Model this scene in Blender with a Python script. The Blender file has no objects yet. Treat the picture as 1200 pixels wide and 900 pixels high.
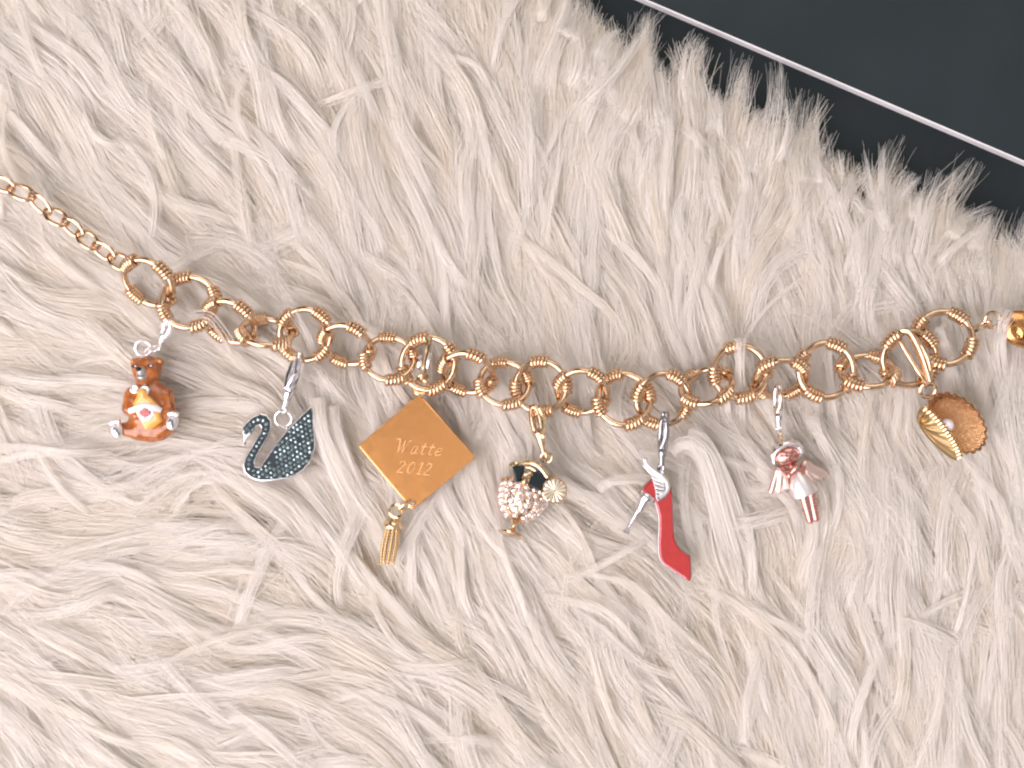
import bpy, math, random
import numpy as np
from mathutils import Matrix, Vector
from mathutils.geometry import tessellate_polygon

rng = np.random.default_rng(11)
random.seed(4)
PI = math.pi
U = 1.0 / 6000.0        # one "design unit" is a sixth of a millimetre
DC = 1449.0             # camera height in design units (24 cm above the rug backing)
scene = bpy.context.scene

# ------------------------------------------------------------------ camera, world, lamps, exposure
cam_d = bpy.data.cameras.new('camera')
cam = bpy.data.objects.new('camera', cam_d)
scene.collection.objects.link(cam)
cam.location = (0, 0, DC * U)
cam.rotation_euler = (0, 0, 0)
cam_d.sensor_fit = 'HORIZONTAL'
cam_d.angle = 2 * math.atan(600.0 / DC)
cam_d.clip_start = 0.005
cam_d.clip_end = 20
scene.camera = cam

world = bpy.data.worlds.new('World')
scene.world = world
world.use_nodes = True
bg = world.node_tree.nodes['Background']
wn = world.node_tree.nodes; wl = world.node_tree.links
# made-up surroundings: noise blobs, light and dark, shaped for reflections in the metal
wtc = wn.new('ShaderNodeTexCoord'); wno = wn.new('ShaderNodeTexNoise')
wno.inputs['Scale'].default_value = 2.3; wno.inputs['Detail'].default_value = 1.5
wmp = wn.new('ShaderNodeMapping'); wmp.inputs['Location'].default_value = (0.9, 0.0, 0.25)
wl.new(wtc.outputs['Generated'], wmp.inputs['Vector']); wl.new(wmp.outputs['Vector'], wno.inputs['Vector'])
wrp = wn.new('ShaderNodeValToRGB')
wrp.color_ramp.elements[0].position = .40; wrp.color_ramp.elements[0].color = (0.07, 0.06, 0.055, 1)
wrp.color_ramp.elements[1].position = .58; wrp.color_ramp.elements[1].color = (0.98, 0.93, 0.93, 1)
wl.new(wno.outputs['Fac'], wrp.inputs['Fac']); wl.new(wrp.outputs['Color'], bg.inputs[0])
bg.inputs[1].default_value = 0.82
world.cycles.sampling_method = 'NONE'

def area(name, loc, target, sx, sy, power, color):
    l = bpy.data.lights.new(name, 'AREA')
    l.shape = 'RECTANGLE'; l.size = sx; l.size_y = sy
    l.energy = power; l.color = color
    o = bpy.data.objects.new(name, l)
    scene.collection.objects.link(o)
    o.location = loc
    d = Vector(target) - Vector(loc)
    o.rotation_euler = d.to_track_quat('-Z', 'Y').to_euler()
    return o
area('window_light', (-0.46, -0.36, 0.56), (-0.04, -0.03, 0), 0.85, 0.95, 11.8, (1.0, 0.932, 0.975))
area('far_fill_light', (0.20, 0.85, 0.75), (0, 0, 0), 0.8, 0.6, 2.6, (1.0, 0.95, 0.89))  # added fill lamp, tinted warm for the upper part of the fur

vs = scene.view_settings
vs.view_transform = 'Standard'; vs.look = 'None'; vs.gamma = 1; vs.exposure = 0.04
vs.use_curve_mapping = False
cy = scene.cycles
cy.max_bounces = 10; cy.diffuse_bounces = 6; cy.glossy_bounces = 4; cy.transmission_bounces = 6
cy.caustics_reflective = True; cy.blur_glossy = 1.0
cy.sample_clamp_indirect = 3.0
cy.use_denoising = True
cy.use_adaptive_sampling = True; cy.adaptive_threshold = 0.08; cy.adaptive_min_samples = 20
cy.filter_width = 2.2

# ------------------------------------------------------------------ helpers
def world_at(px, py, z):
    k = (DC - z) / DC
    return Vector(((px - 600) * k * U, (450 - py) * k * U, z * U))

def v(px, py, z=0.0):
    return np.array([px, -py, z], float)

class MB:
    """collects vertices (x = px, y = -py, z) and faces of ONE mesh"""
    def __init__(s):
        s.V = []; s.F = []; s.n = 0; s.sharp = 38
    def add(s, verts, faces):
        verts = np.asarray(verts, float).reshape(-1, 3)
        b = s.n
        s.V.append(verts); s.n += len(verts)
        s.F.extend([tuple(int(i) + b for i in f) for f in faces])
        return s
    def tube(s, path, r, closed=False, seg=8, squash=1.0):
        P = np.asarray(path, float); n = len(P)
        R = np.full(n, float(r)) if np.isscalar(r) else np.asarray(r, float)
        if closed:
            T = np.roll(P, -1, 0) - np.roll(P, 1, 0)
        else:
            T = np.gradient(P, axis=0)
        T /= np.linalg.norm(T, axis=1)[:, None] + 1e-12
        up = np.array([0, 0, 1.0]) if abs(T[0][2]) < 0.9 else np.array([1.0, 0, 0])
        N = np.cross(up, T[0]); N /= np.linalg.norm(N)
        verts = []
        for i in range(n):
            N = N - T[i] * N.dot(T[i]); N /= np.linalg.norm(N) + 1e-12
            B = np.cross(T[i], N)
            for k in range(seg):
                a = 2 * PI * k / seg
                verts.append(P[i] + R[i] * (math.cos(a) * N + squash * math.sin(a) * B))
        F = []
        m = n if closed else n - 1
        for i in range(m):
            j = (i + 1) % n
            for k in range(seg):
                l = (k + 1) % seg
                F.append((i * seg + k, i * seg + l, j * seg + l, j * seg + k))
        if not closed:
            F.append(tuple(range(seg))[::-1]); F.append(tuple((n - 1) * seg + k for k in range(seg)))
        return s.add(verts, F)
    def ring(s, c, R, r, e1=(1, 0, 0), e2=(0, 1, 0), seg=36, tseg=8, R2=None):
        e1 = np.asarray(e1, float); e2 = np.asarray(e2, float); R2 = R2 or R
        t = np.linspace(0, 2 * PI, seg, endpoint=False)
        return s.tube([np.asarray(c) + R * math.cos(a) * e1 + R2 * math.sin(a) * e2 for a in t], r, True, tseg)
    def ellipsoid(s, c, r, rot=0.0, nu=20, nv=12):
        c = np.asarray(c, float); V = []; F = []
        ca, sa = math.cos(rot), math.sin(rot)
        for i in range(nv + 1):
            th = PI * i / nv
            for j in range(nu):
                ph = 2 * PI * j / nu
                x, y, z = r[0] * math.sin(th) * math.cos(ph), r[1] * math.sin(th) * math.sin(ph), r[2] * math.cos(th)
                V.append(c + np.array([x * ca - y * sa, x * sa + y * ca, z]))
        for i in range(nv):
            for j in range(nu):
                k = (j + 1) % nu
                F.append((i * nu + j, (i + 1) * nu + j, (i + 1) * nu + k, i * nu + k))
        return s.add(V, F)
    def lathe(s, prof, o, axis, seg=36):
        o = np.asarray(o, float); a = np.asarray(axis, float); a /= np.linalg.norm(a)
        e1 = np.cross(a, [0, 0, 1.0]); e1 /= np.linalg.norm(e1); e2 = np.cross(a, e1)
        V = []; F = []
        for (h, r) in prof:
            for k in range(seg):
                t = 2 * PI * k / seg
                V.append(o + a * h + r * (math.cos(t) * e1 + math.sin(t) * e2))
        for i in range(len(prof) - 1):
            for k in range(seg):
                l = (k + 1) % seg
                F.append((i * seg + k, i * seg + l, (i + 1) * seg + l, (i + 1) * seg + k))
        F.append(tuple(range(seg))[::-1]); F.append(tuple((len(prof) - 1) * seg + k for k in range(seg)))
        return s.add(V, F)
    def plate(s, poly, z0, z1, bev=1.0):
        """bevelled flat plate from a px outline"""
        P = np.array([(p[0], -p[1]) for p in poly], float)
        s.sharp = 14
        A = 0.5 * np.sum(P[:, 0] * np.roll(P[:, 1], -1) - np.roll(P[:, 0], -1) * P[:, 1])
        if A < 0: P = P[::-1]
        n = len(P)
        d = np.roll(P, -1, 0) - P; d /= np.linalg.norm(d, axis=1)[:, None] + 1e-9
        nrm = np.stack([d[:, 1], -d[:, 0]], 1)
        vn = nrm + np.roll(nrm, 1, 0); vn /= (np.linalg.norm(vn, axis=1)[:, None] + 1e-9)
        lay = [(z0, -bev * .5), (z0 + bev * .5, 0), (z1 - bev, 0), (z1 - bev * .3, -bev * .3), (z1, -bev)]
        V = []; F = []
        for z, off in lay:
            Q = P + vn * off
            V += [(q[0], q[1], z) for q in Q]
        for i in range(len(lay) - 1):
            for k in range(n):
                l = (k + 1) % n
                F.append((i * n + k, i * n + l, (i + 1) * n + l, (i + 1) * n + k))
        Q0 = P + vn * lay[-1][1]
        tris = tessellate_polygon([[Vector((q[0], q[1], 0)) for q in Q0]])
        for t in tris:
            a, b, c = [Q0[i] for i in t]
            if (b[0] - a[0]) * (c[1] - a[1]) - (b[1] - a[1]) * (c[0] - a[0]) < 0: t = t[::-1]
            F.append(tuple((len(lay) - 1) * n + i for i in t)); F.append(tuple(t[::-1]))
        return s.add(V, F)
    def box(s, c, h, ex=(1, 0, 0), ey=(0, 1, 0), ez=(0, 0, 1)):
        c, ex, ey, ez = [np.asarray(q, float) for q in (c, ex, ey, ez)]
        V = [c + sx * h[0] * ex + sy * h[1] * ey + sz * h[2] * ez for sz in (-1, 1) for sy in (-1, 1) for sx in (-1, 1)]
        return s.add(V, [(0, 2, 3, 1), (4, 5, 7, 6), (0, 1, 5, 4), (2, 6, 7, 3), (0, 4, 6, 2), (1, 3, 7, 5)])
    def nets(s, f, lo, hi, h, frame=None):
        """surface nets of an implicit function"""
        ax = [np.arange(lo[i], hi[i] + h, h) for i in range(3)]
        X, Y, Z = np.meshgrid(*ax, indexing='ij')
        D = f(X, Y, Z); S = D < 0
        sh = np.array(D.shape) - 1
        acc = np.zeros(tuple(sh) + (3,)); cnt = np.zeros(tuple(sh))
        cor = [(i, j, k) for i in (0, 1) for j in (0, 1) for k in (0, 1)]
        def sub(A, o): return A[o[0]:o[0] + sh[0], o[1]:o[1] + sh[1], o[2]:o[2] + sh[2]]
        for a in cor:
            for d in range(3):
                if a[d]: continue
                b = list(a); b[d] = 1
                m = sub(S, a) != sub(S, b)
                da, db = sub(D, a), sub(D, b)
                t = np.where(m, da / np.where(m, da - db, 1), 0)
                for e in range(3):
                    acc[..., e] += m * (a[e] + (t if e == d else 0))
                cnt += m
        act = cnt > 0
        idx = -np.ones(tuple(sh), int); idx[act] = np.arange(act.sum())
        base = np.stack(np.nonzero(act), 1)
        P = np.asarray(lo) + h * (base + acc[act] / cnt[act][:, None])
        F = []
        for d in range(3):
            e, g = (d + 1) % 3, (d + 2) % 3
            sl0 = [slice(None)] * 3; sl1 = [slice(None)] * 3
            sl0[d] = slice(0, -1); sl1[d] = slice(1, None)
            m = S[tuple(sl0)] != S[tuple(sl1)]
            ii = np.stack(np.nonzero(m), 1)
            ok = (ii[:, e] > 0) & (ii[:, g] > 0) & (ii[:, e] < sh[e]) & (ii[:, g] < sh[g]) & (ii[:, d] < sh[d])
            ii = ii[ok]
            ins = S[ii[:, 0], ii[:, 1], ii[:, 2]]
            q = []
            for (oe, og) in ((1, 1), (0, 1), (0, 0), (1, 0)):
                c = ii.copy(); c[:, e] -= oe; c[:, g] -= og
                q.append(idx[c[:, 0], c[:, 1], c[:, 2]])
            Q = np.stack(q, 1)
            Q[~ins] = Q[~ins][:, ::-1]
            F += Q.tolist()
        if frame is not None:
            o, e1, e2, e3 = frame
            P = o + P[:, :1] * e1 + P[:, 1:2] * e2 + P[:, 2:] * e3
        return s.add(P, F)

# implicit shapes (x = px, y = -py)
def ell(c, r, rot=0.0):
    ca, sa = math.cos(rot), math.sin(rot)
    def f(X, Y, Z):
        x, y, z = X - c[0], Y - c[1], Z - c[2]
        a, b = x * ca + y * sa, -x * sa + y * ca
        k = np.sqrt((a / r[0]) ** 2 + (b / r[1]) ** 2 + (z / r[2]) ** 2)
        return (k - 1) * min(r)
    return f
def cap(a, b, ra, rb):
    a = np.asarray(a, float); b = np.asarray(b, float); ab = b - a; L = ab.dot(ab)
    def f(X, Y, Z):
        x, y, z = X - a[0], Y - a[1], Z - a[2]
        t = np.clip((x * ab[0] + y * ab[1] + z * ab[2]) / L, 0, 1)
        return np.sqrt((x - t * ab[0]) ** 2 + (y - t * ab[1]) ** 2 + (z - t * ab[2]) ** 2) - (ra + (rb - ra) * t)
    return f
def join(fs, k=2.0):
    def f(X, Y, Z):
        d = fs[0](X, Y, Z)
        for g in fs[1:]:
            e = g(X, Y, Z)
            h = np.clip(.5 + .5 * (e - d) / k, 0, 1)
            d = e * (1 - h) + d * h - k * h * (1 - h)
        return d
    return f
def cut(f0, g0, k=0.0):
    return lambda X, Y, Z: np.maximum(f0(X, Y, Z), -g0(X, Y, Z))

def spline(pts, n=40, closed=False):
    P = np.asarray(pts, float); m = len(P)
    out = []
    segs = m if closed else m - 1
    for i in range(segs):
        if closed: p = [P[(i + k - 1) % m] for k in range(4)]
        else: p = [P[max(i - 1, 0)], P[i], P[i + 1], P[min(i + 2, m - 1)]]
        q = max(2, n // segs)
        for t in np.linspace(0, 1, q, endpoint=False):
            out.append(.5 * ((2 * p[1]) + (-p[0] + p[2]) * t + (2 * p[0] - 5 * p[1] + 4 * p[2] - p[3]) * t * t + (-p[0] + 3 * p[1] - 3 * p[2] + p[3]) * t ** 3))
    if not closed: out.append(P[-1])
    return np.array(out)

def inset(poly, d):
    P = np.array(poly, float); n = len(P)
    A = np.sum(P[:, 0] * np.roll(P[:, 1], -1) - np.roll(P[:, 0], -1) * P[:, 1])
    dd = np.roll(P, -1, 0) - P; dd /= np.linalg.norm(dd, axis=1)[:, None]
    nn = np.stack([-dd[:, 1], dd[:, 0]], 1) * (1 if A > 0 else -1)
    vn = nn + np.roll(nn, 1, 0); vn /= np.linalg.norm(vn, axis=1)[:, None]
    return [tuple(p) for p in P + vn * d]

# ------------------------------------------------------------------ things and parts
class Thing:
    def __init__(s, name, label, cat, ax, ay, z0, group=None):
        o = bpy.data.objects.new(name, None)
        scene.collection.objects.link(o)
        o.empty_display_size = 0.005
        o.location = world_at(ax, ay, z0)
        o['label'] = label; o['category'] = cat
        if group: o['group'] = group
        s.o = o; s.ax, s.ay, s.z0 = ax, ay, z0
        s.k = (DC - z0) / DC * U
    def loc(s, P):
        P = np.asarray(P, float).reshape(-1, 3)
        return (P - np.array([s.ax, -s.ay, s.z0])) * s.k
    def part(s, name, mb, mat, parent=None, label=None, flat=False, stuff=False):
        V = s.loc(np.concatenate(mb.V))
        me = bpy.data.meshes.new(name)
        me.from_pydata(V.tolist(), [], mb.F)
        me.update()
        if not flat:
            me.polygons.foreach_set('use_smooth', [True] * len(me.polygons))
            try: me.set_sharp_from_angle(angle=math.radians(mb.sharp))
            except Exception: pass
        me.materials.append(mat)
        o = bpy.data.objects.new(name, me)
        scene.collection.objects.link(o)
        o.parent = parent or s.o
        if label: o['label'] = label
        if stuff: o['kind'] = 'stuff'
        return o
    def mesh(s, name, mb, mat, flat=False):
        """shared mesh round the origin in design units"""
        V = np.concatenate(mb.V) * s.k
        me = bpy.data.meshes.new(name)
        me.from_pydata(V.tolist(), [], mb.F); me.update()
        if not flat: me.polygons.foreach_set('use_smooth', [True] * len(me.polygons))
        me.materials.append(mat)
        return me
    def place(s, name, me, P, parent=None, rot=None, scale=1.0):
        o = bpy.data.objects.new(name, me)
        scene.collection.objects.link(o)
        o.parent = parent or s.o
        o.location = s.loc(P)[0]
        if rot is not None: o.rotation_euler = rot
        o.scale = (scale,) * 3
        return o

# ------------------------------------------------------------------ materials
def mat(name, col, metal=0.0, rough=0.4, col2=None, nscale=2500, bump=0.0, bscale=6000, coat=0.0, rvar=0.0, spec=0.5, ior=1.5, bdist=0.00008):
    m = bpy.data.materials.new(name); m.use_nodes = True
    nt = m.node_tree; b = nt.nodes['Principled BSDF']
    b.inputs['Base Color'].default_value = (*col, 1)
    b.inputs['Metallic'].default_value = metal
    b.inputs['Roughness'].default_value = rough
    b.inputs['IOR'].default_value = ior
    b.inputs['Specular IOR Level'].default_value = spec
    b.inputs['Coat Weight'].default_value = coat
    b.inputs['Coat Roughness'].default_value = 0.05
    tc = nt.nodes.new('ShaderNodeTexCoord')
    if col2 is not None or rvar:
        n = nt.nodes.new('ShaderNodeTexNoise'); n.inputs['Scale'].default_value = nscale; n.inputs['Detail'].default_value = 4
        nt.links.new(tc.outputs['Object'], n.inputs['Vector'])
        if col2 is not None:
            r = nt.nodes.new('ShaderNodeValToRGB')
            r.color_ramp.elements[0].position = .35; r.color_ramp.elements[1].position = .65
            r.color_ramp.elements[0].color = (*col, 1); r.color_ramp.elements[1].color = (*col2, 1)
            nt.links.new(n.outputs['Fac'], r.inputs['Fac']); nt.links.new(r.outputs['Color'], b.inputs['Base Color'])
        if rvar:
            mr = nt.nodes.new('ShaderNodeMapRange')
            mr.inputs['To Min'].default_value = max(.02, rough - rvar); mr.inputs['To Max'].default_value = rough + rvar
            nt.links.new(n.outputs['Fac'], mr.inputs['Value']); nt.links.new(mr.outputs['Result'], b.inputs['Roughness'])
    if bump:
        n2 = nt.nodes.new('ShaderNodeTexNoise'); n2.inputs['Scale'].default_value = bscale; n2.inputs['Detail'].default_value = 3
        nt.links.new(tc.outputs['Object'], n2.inputs['Vector'])
        bp = nt.nodes.new('ShaderNodeBump'); bp.inputs['Strength'].default_value = bump; bp.inputs['Distance'].default_value = bdist
        nt.links.new(n2.outputs['Fac'], bp.inputs['Height']); nt.links.new(bp.outputs['Normal'], b.inputs['Normal'])
    return m

M = {}
M['rose_gold'] = mat('rose_gold', (0.80, 0.57, 0.38), 1, .16, rvar=.07, col2=(0.68, 0.45, 0.28), nscale=700, bump=.05, bscale=3000)
M['gold_plate'] = mat('gold_plate', (0.92, 0.44, 0.16), 1, .19, rvar=.04, nscale=700)
M['drop_gold'] = mat('drop_gold', (0.70, 0.34, 0.13), 1, .2, rvar=.05, nscale=700)
M['pale_gold'] = mat('pale_gold', (0.82, 0.61, 0.36), 1, .18, rvar=.08, bump=.08, bscale=3000)
M['slice_gold'] = mat('slice_gold', (0.90, 0.80, 0.64), 1, .42, rvar=.1, bump=.3, bscale=4000)
M['shell_gold'] = mat('shell_gold', (0.50, 0.34, 0.17), 1, .34, rvar=.08, bump=.15, bscale=3000)
M['glitter_gold'] = mat('glitter_gold', (0.74, 0.45, 0.23), 1, .24, bump=1.0, bscale=3000, rvar=.1, bdist=.0004)
M['pink_gold'] = mat('pink_gold', (0.68, 0.35, 0.30), 1, .28, rvar=.06, bump=.04, bscale=1500)
M['silver'] = mat('silver', (0.86, 0.83, 0.84), 1, .16, rvar=.08, bump=.05, bscale=2500)
M['bright_silver'] = mat('bright_silver', (0.94, 0.90, 0.89), 1, .34, rvar=.1, bump=.08, bscale=2500)
M['satin_silver'] = mat('satin_silver', (0.92, 0.86, 0.85), 1, .42, rvar=.08, bump=.05, bscale=2500)
M['pale_rose'] = mat('pale_rose', (0.90, 0.68, 0.60), 1, .34, rvar=.08, bump=.05, bscale=2500)
M['dark_silver'] = mat('dark_silver', (0.40, 0.40, 0.42), 1, .25, rvar=.1, bump=.08, bscale=3000)
M['engraving'] = mat('engraving', (0.96, 0.56, 0.30), 1, .40)
M['brown_enamel'] = mat('brown_enamel', (0.26, 0.062, 0.012), 0, .24, col2=(0.50, 0.15, 0.025), nscale=900, coat=.8, bump=.25, bscale=1500)
M['muzzle_enamel'] = mat('muzzle_enamel', (0.42, 0.40, 0.38), .5, .3, coat=.5)
M['black_enamel'] = mat('black_enamel', (0.010, 0.016, 0.018), 0, .25, spec=.3)
M['amber_enamel'] = mat('amber_enamel', (0.82, 0.36, 0.06), 0, .2, col2=(0.88, 0.47, 0.10), nscale=500, coat=.8)
M['white_enamel'] = mat('white_enamel', (0.82, 0.78, 0.78), 0, .25, coat=.5)
M['red_enamel'] = mat('red_enamel', (0.46, 0.020, 0.018), 0, .2, col2=(0.41, 0.017, 0.015), nscale=600, coat=.8, bump=.04, bscale=1500)
M['dark_crystal'] = mat('dark_crystal', (0.13, 0.19, 0.20), .75, .12, coat=1, col2=(0.42, 0.51, 0.52), nscale=450)
M['pale_crystal'] = mat('pale_crystal', (0.92, 0.72, 0.62), .8, .10, coat=1, col2=(0.93, 0.86, 0.84), nscale=400)
M['dark_pave'] = mat('dark_pave', (0.018, 0.028, 0.034), .5, .4, bump=.4, bscale=5000)
M['pearl'] = mat('pearl', (0.86, 0.78, 0.80), .1, .22, coat=.7)
M['charcoal'] = mat('charcoal', (0.019, 0.028, 0.030), 0, .6, col2=(0.022, 0.031, 0.034), nscale=60, bump=.08, bscale=4000, spec=.2)
M['charcoal_shaded'] = mat('charcoal_shaded', (0.014, 0.020, 0.022), 0, .6, col2=(0.017, 0.023, 0.025), nscale=80, bump=.08, bscale=4000, spec=.2)  # darker copy of charcoal: shadow strip beside the fur put into the colour
M['white_trim'] = mat('white_trim', (0.80, 0.77, 0.78), 0, .5)

def backing_material():
    m = bpy.data.materials.new('knit_backing'); m.use_nodes = True
    nt = m.node_tree; b = nt.nodes['Principled BSDF']
    b.inputs['Roughness'].default_value = .95; b.inputs['Specular IOR Level'].default_value = .1
    tc = nt.nodes.new('ShaderNodeTexCoord')
    mp = nt.nodes.new('ShaderNodeMapping'); mp.inputs['Rotation'].default_value = (0, 0, math.radians(35))
    mp.inputs['Scale'].default_value = (1, .55, 1)
    nt.links.new(tc.outputs['Object'], mp.inputs['Vector'])
    vo = nt.nodes.new('ShaderNodeTexVoronoi'); vo.inputs['Scale'].default_value = 900; vo.inputs['Randomness'].default_value = .35
    nt.links.new(mp.outputs['Vector'], vo.inputs['Vector'])
    r = nt.nodes.new('ShaderNodeValToRGB')
    r.color_ramp.elements[0].position = .14; r.color_ramp.elements[1].position = .34
    r.color_ramp.elements[0].color = (0.20, 0.16, 0.12, 1); r.color_ramp.elements[1].color = (0.76, 0.66, 0.53, 1)
    nt.links.new(vo.outputs['Distance'], r.inputs['Fac'])
    nt.links.new(r.outputs['Color'], b.inputs['Base Color'])
    bp = nt.nodes.new('ShaderNodeBump'); bp.inputs['Strength'].default_value = .8; bp.inputs['Distance'].default_value = .0003
    nt.links.new(vo.outputs['Distance'], bp.inputs['Height']); nt.links.new(bp.outputs['Normal'], b.inputs['Normal'])
    return m
M['backing'] = backing_material()

def fur_material():
    m = bpy.data.materials.new('ivory_fur'); m.use_nodes = True
    nt = m.node_tree; nt.nodes.clear()
    out = nt.nodes.new('ShaderNodeOutputMaterial')
    hi = nt.nodes.new('ShaderNodeHairInfo')
    r = nt.nodes.new('ShaderNodeValToRGB')
    r.color_ramp.elements[0].color = (0.935, 0.895, 0.835, 1); r.color_ramp.elements[1].color = (0.965, 0.94, 0.91, 1)
    nt.links.new(hi.outputs['Random'], r.inputs['Fac'])
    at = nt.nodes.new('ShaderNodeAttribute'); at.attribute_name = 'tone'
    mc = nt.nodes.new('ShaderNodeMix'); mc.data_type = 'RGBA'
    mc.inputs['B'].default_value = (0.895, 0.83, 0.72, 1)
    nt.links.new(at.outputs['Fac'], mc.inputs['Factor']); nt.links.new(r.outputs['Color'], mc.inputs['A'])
    r = type('o', (), {'outputs': {'Color': mc.outputs['Result']}})
    d = nt.nodes.new('ShaderNodeBsdfDiffuse'); t = nt.nodes.new('ShaderNodeBsdfTranslucent')
    nt.links.new(r.outputs['Color'], d.inputs['Color']); nt.links.new(r.outputs['Color'], t.inputs['Color'])
    mx = nt.nodes.new('ShaderNodeMixShader'); mx.inputs[0].default_value = .53
    nt.links.new(d.outputs[0], mx.inputs[1]); nt.links.new(t.outputs[0], mx.inputs[2])
    g = nt.nodes.new('ShaderNodeBsdfGlossy'); g.inputs['Roughness'].default_value = .42
    g.inputs['Color'].default_value = (.95, .92, .95, 1)
    m2 = nt.nodes.new('ShaderNodeMixShader'); m2.inputs[0].default_value = .055
    nt.links.new(mx.outputs[0], m2.inputs[1]); nt.links.new(g.outputs[0], m2.inputs[2])
    nt.links.new(m2.outputs[0], out.inputs['Surface'])
    return m
M['fur'] = fur_material()

# ------------------------------------------------------------------ setting: dark table top with a slab that has a white edge
def quad_sheet(name, pts, z0, z1, m, kind=None):
    mb = MB(); mb.plate([(p[0], p[1]) for p in pts], z0, z1, .6)
    V = np.concatenate(mb.V); V = (V - np.array([600, -450, 0])) * U
    me = bpy.data.meshes.new(name); me.from_pydata(V.tolist(), [], mb.F); me.update(); me.materials.append(m)
    o = bpy.data.objects.new(name, me); scene.collection.objects.link(o)
    if kind: o['kind'] = kind
    return o
tb = quad_sheet('table_top', [(-900, -900), (2100, -900), (2100, 1800), (-900, 1800)], -60, -22, M['charcoal_shaded'], 'structure')
tb['label'] = 'dark charcoal table top under the fur rug'
dl = np.array([445.0, 190.0]); dl /= np.linalg.norm(dl); nl = np.array([dl[1], -dl[0]])
c0 = np.array([755.0, 0.0])
def kk(p, z):   # px in the picture -> px on the plane z = 0
    return 600 + (p[0] - 600) * (DC - z) / DC, 450 + (p[1] - 450) * (DC - z) / DC
def on_line(s, off): return kk(c0 + dl * s + nl * off, -8)
slab = Thing('slab', 'flat charcoal slab with a thin white edge line behind the rug', 'slab', 1000, 40, -22)
mb = MB(); P4 = [on_line(-700, 1.6), on_line(1300, 1.6), on_line(1300, 900), on_line(-700, 900)]
ks = (DC + 22) / DC
def slabpts(pts): return [(slab.ax + (p[0] - (600 + (slab.ax - 600) * ks)) / ks, slab.ay + (p[1] - (450 + (slab.ay - 450) * ks)) / ks) for p in pts]
mb.plate(slabpts(P4), -21.5, -8, 1.2); slab.part('panel', mb, M['charcoal'])
mb = MB(); P4 = [on_line(-700, -.3), on_line(1300, -.3), on_line(1300, 1.6), on_line(-700, 1.6)]
mb.plate(slabpts(P4), -21.3, -7.4, .5); slab.part('white_edge', mb, M['white_trim'])

# ------------------------------------------------------------------ bracelet
ZC = 53.0
bracelet = Thing('bracelet', 'rose gold chain bracelet of wire-wrapped round links lying across the fur', 'bracelet', 600, 440, ZC)
LINKS = [  # px, py, tilt (top edge up positive), coil offset, radius
 (174, 331, 40, 40, 31), (222, 354, -14, 20, 31), (270, 377, 42, 40, 30), (312, 389, -58, 30, 30), (358, 392, 6, 45, 30),
 (406, 404, 42, 60, 29), (456, 420, -30, 10, 29), (502, 426, 6, 25, 31), (548, 437, 42, 60, 30), (591, 449, -30, 10, 29),
 (634, 453, 4, 5, 30), (682, 459, 32, 60, 29), (731, 468, -15, 20, 31), (777, 468, 16, -25, 31), (828, 453, -52, 50, 30),
 (867, 436, -2, 10, 31), (915, 444, 45, 45, 30), (968, 434, 4, 65, 32), (1017, 435, -54, 60, 31), (1066, 420, 10, 40, 32),
 (1106, 396, -16, 62, 32)]
LZ = [0, 2, 0, -3, 1, 0, 0, 1, 0, 0, 1, 0, 0, 2, -2, 1, -1, 1, -2, 0, 1]
R0 = 30.0
mb = MB(); mb.ring((0, 0, 0), R0, 3.8, seg=56, tseg=10); link_me = bracelet.mesh('link', mb, M['rose_gold'])
mb = MB(); T = np.linspace(-1, 1, 76)
ph = T * math.radians(19.5); w = T * PI * 5
rr = 5.8
pth = np.stack([(R0 + rr * np.cos(w)) * np.cos(ph), (R0 + rr * np.cos(w)) * np.sin(ph), rr * np.sin(w)], 1)
mb.tube(pth, np.where(np.abs(T) > .97, 1.5, 2.35), False, 7); coil_me = bracelet.mesh('coil', mb, M['rose_gold'])
for i, (px, py, tilt, off, R) in enumerate(LINKS):
    a = LINKS[max(i - 1, 0)]; b = LINKS[min(i + 1, len(LINKS) - 1)]
    phi = math.atan2(-(b[1] - a[1]), b[0] - a[0])
    Rm = Matrix.Rotation(phi, 4, 'Z') @ Matrix.Rotation(math.radians(tilt), 4, 'X')
    lk = bracelet.place('link', link_me, v(px, py, ZC + LZ[i]), rot=Rm.to_euler(), scale=R / R0)
    for q in range(4):
        co = bpy.data.objects.new('coil', coil_me); scene.collection.objects.link(co)
        co.parent = lk; co.rotation_euler = (0, 0, math.radians(off + 90 * q + random.uniform(-7, 7)) - phi)
# extension chain of small oval links on the left
J = [(-28, 204), (-8, 212), (12, 219), (36, 230), (55, 247), (75, 260), (93, 273), (111, 288), (130, 300), (149, 312)]
for i in range(len(J) - 1):
    p, q = np.array(J[i], float), np.array(J[i + 1], float)
    c = (p + q) / 2; L = np.linalg.norm(q - p) / 2 + 3.4
    d = (q - p) / np.linalg.norm(q - p)
    e1 = np.array([d[0], -d[1], 0]); n2 = np.array([-e1[1], e1[0], 0])
    t = math.radians(38 if i % 2 else -34)
    e2 = n2 * math.cos(t) + np.array([0, 0, 1]) * math.sin(t)
    mb = MB(); mb.ring(v(c[0], c[1], ZC - 4), L, 2.3, e1, e2, 32, 8, R2=9.4)
    bracelet.part('chain_link', mb, M['rose_gold'])
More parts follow.
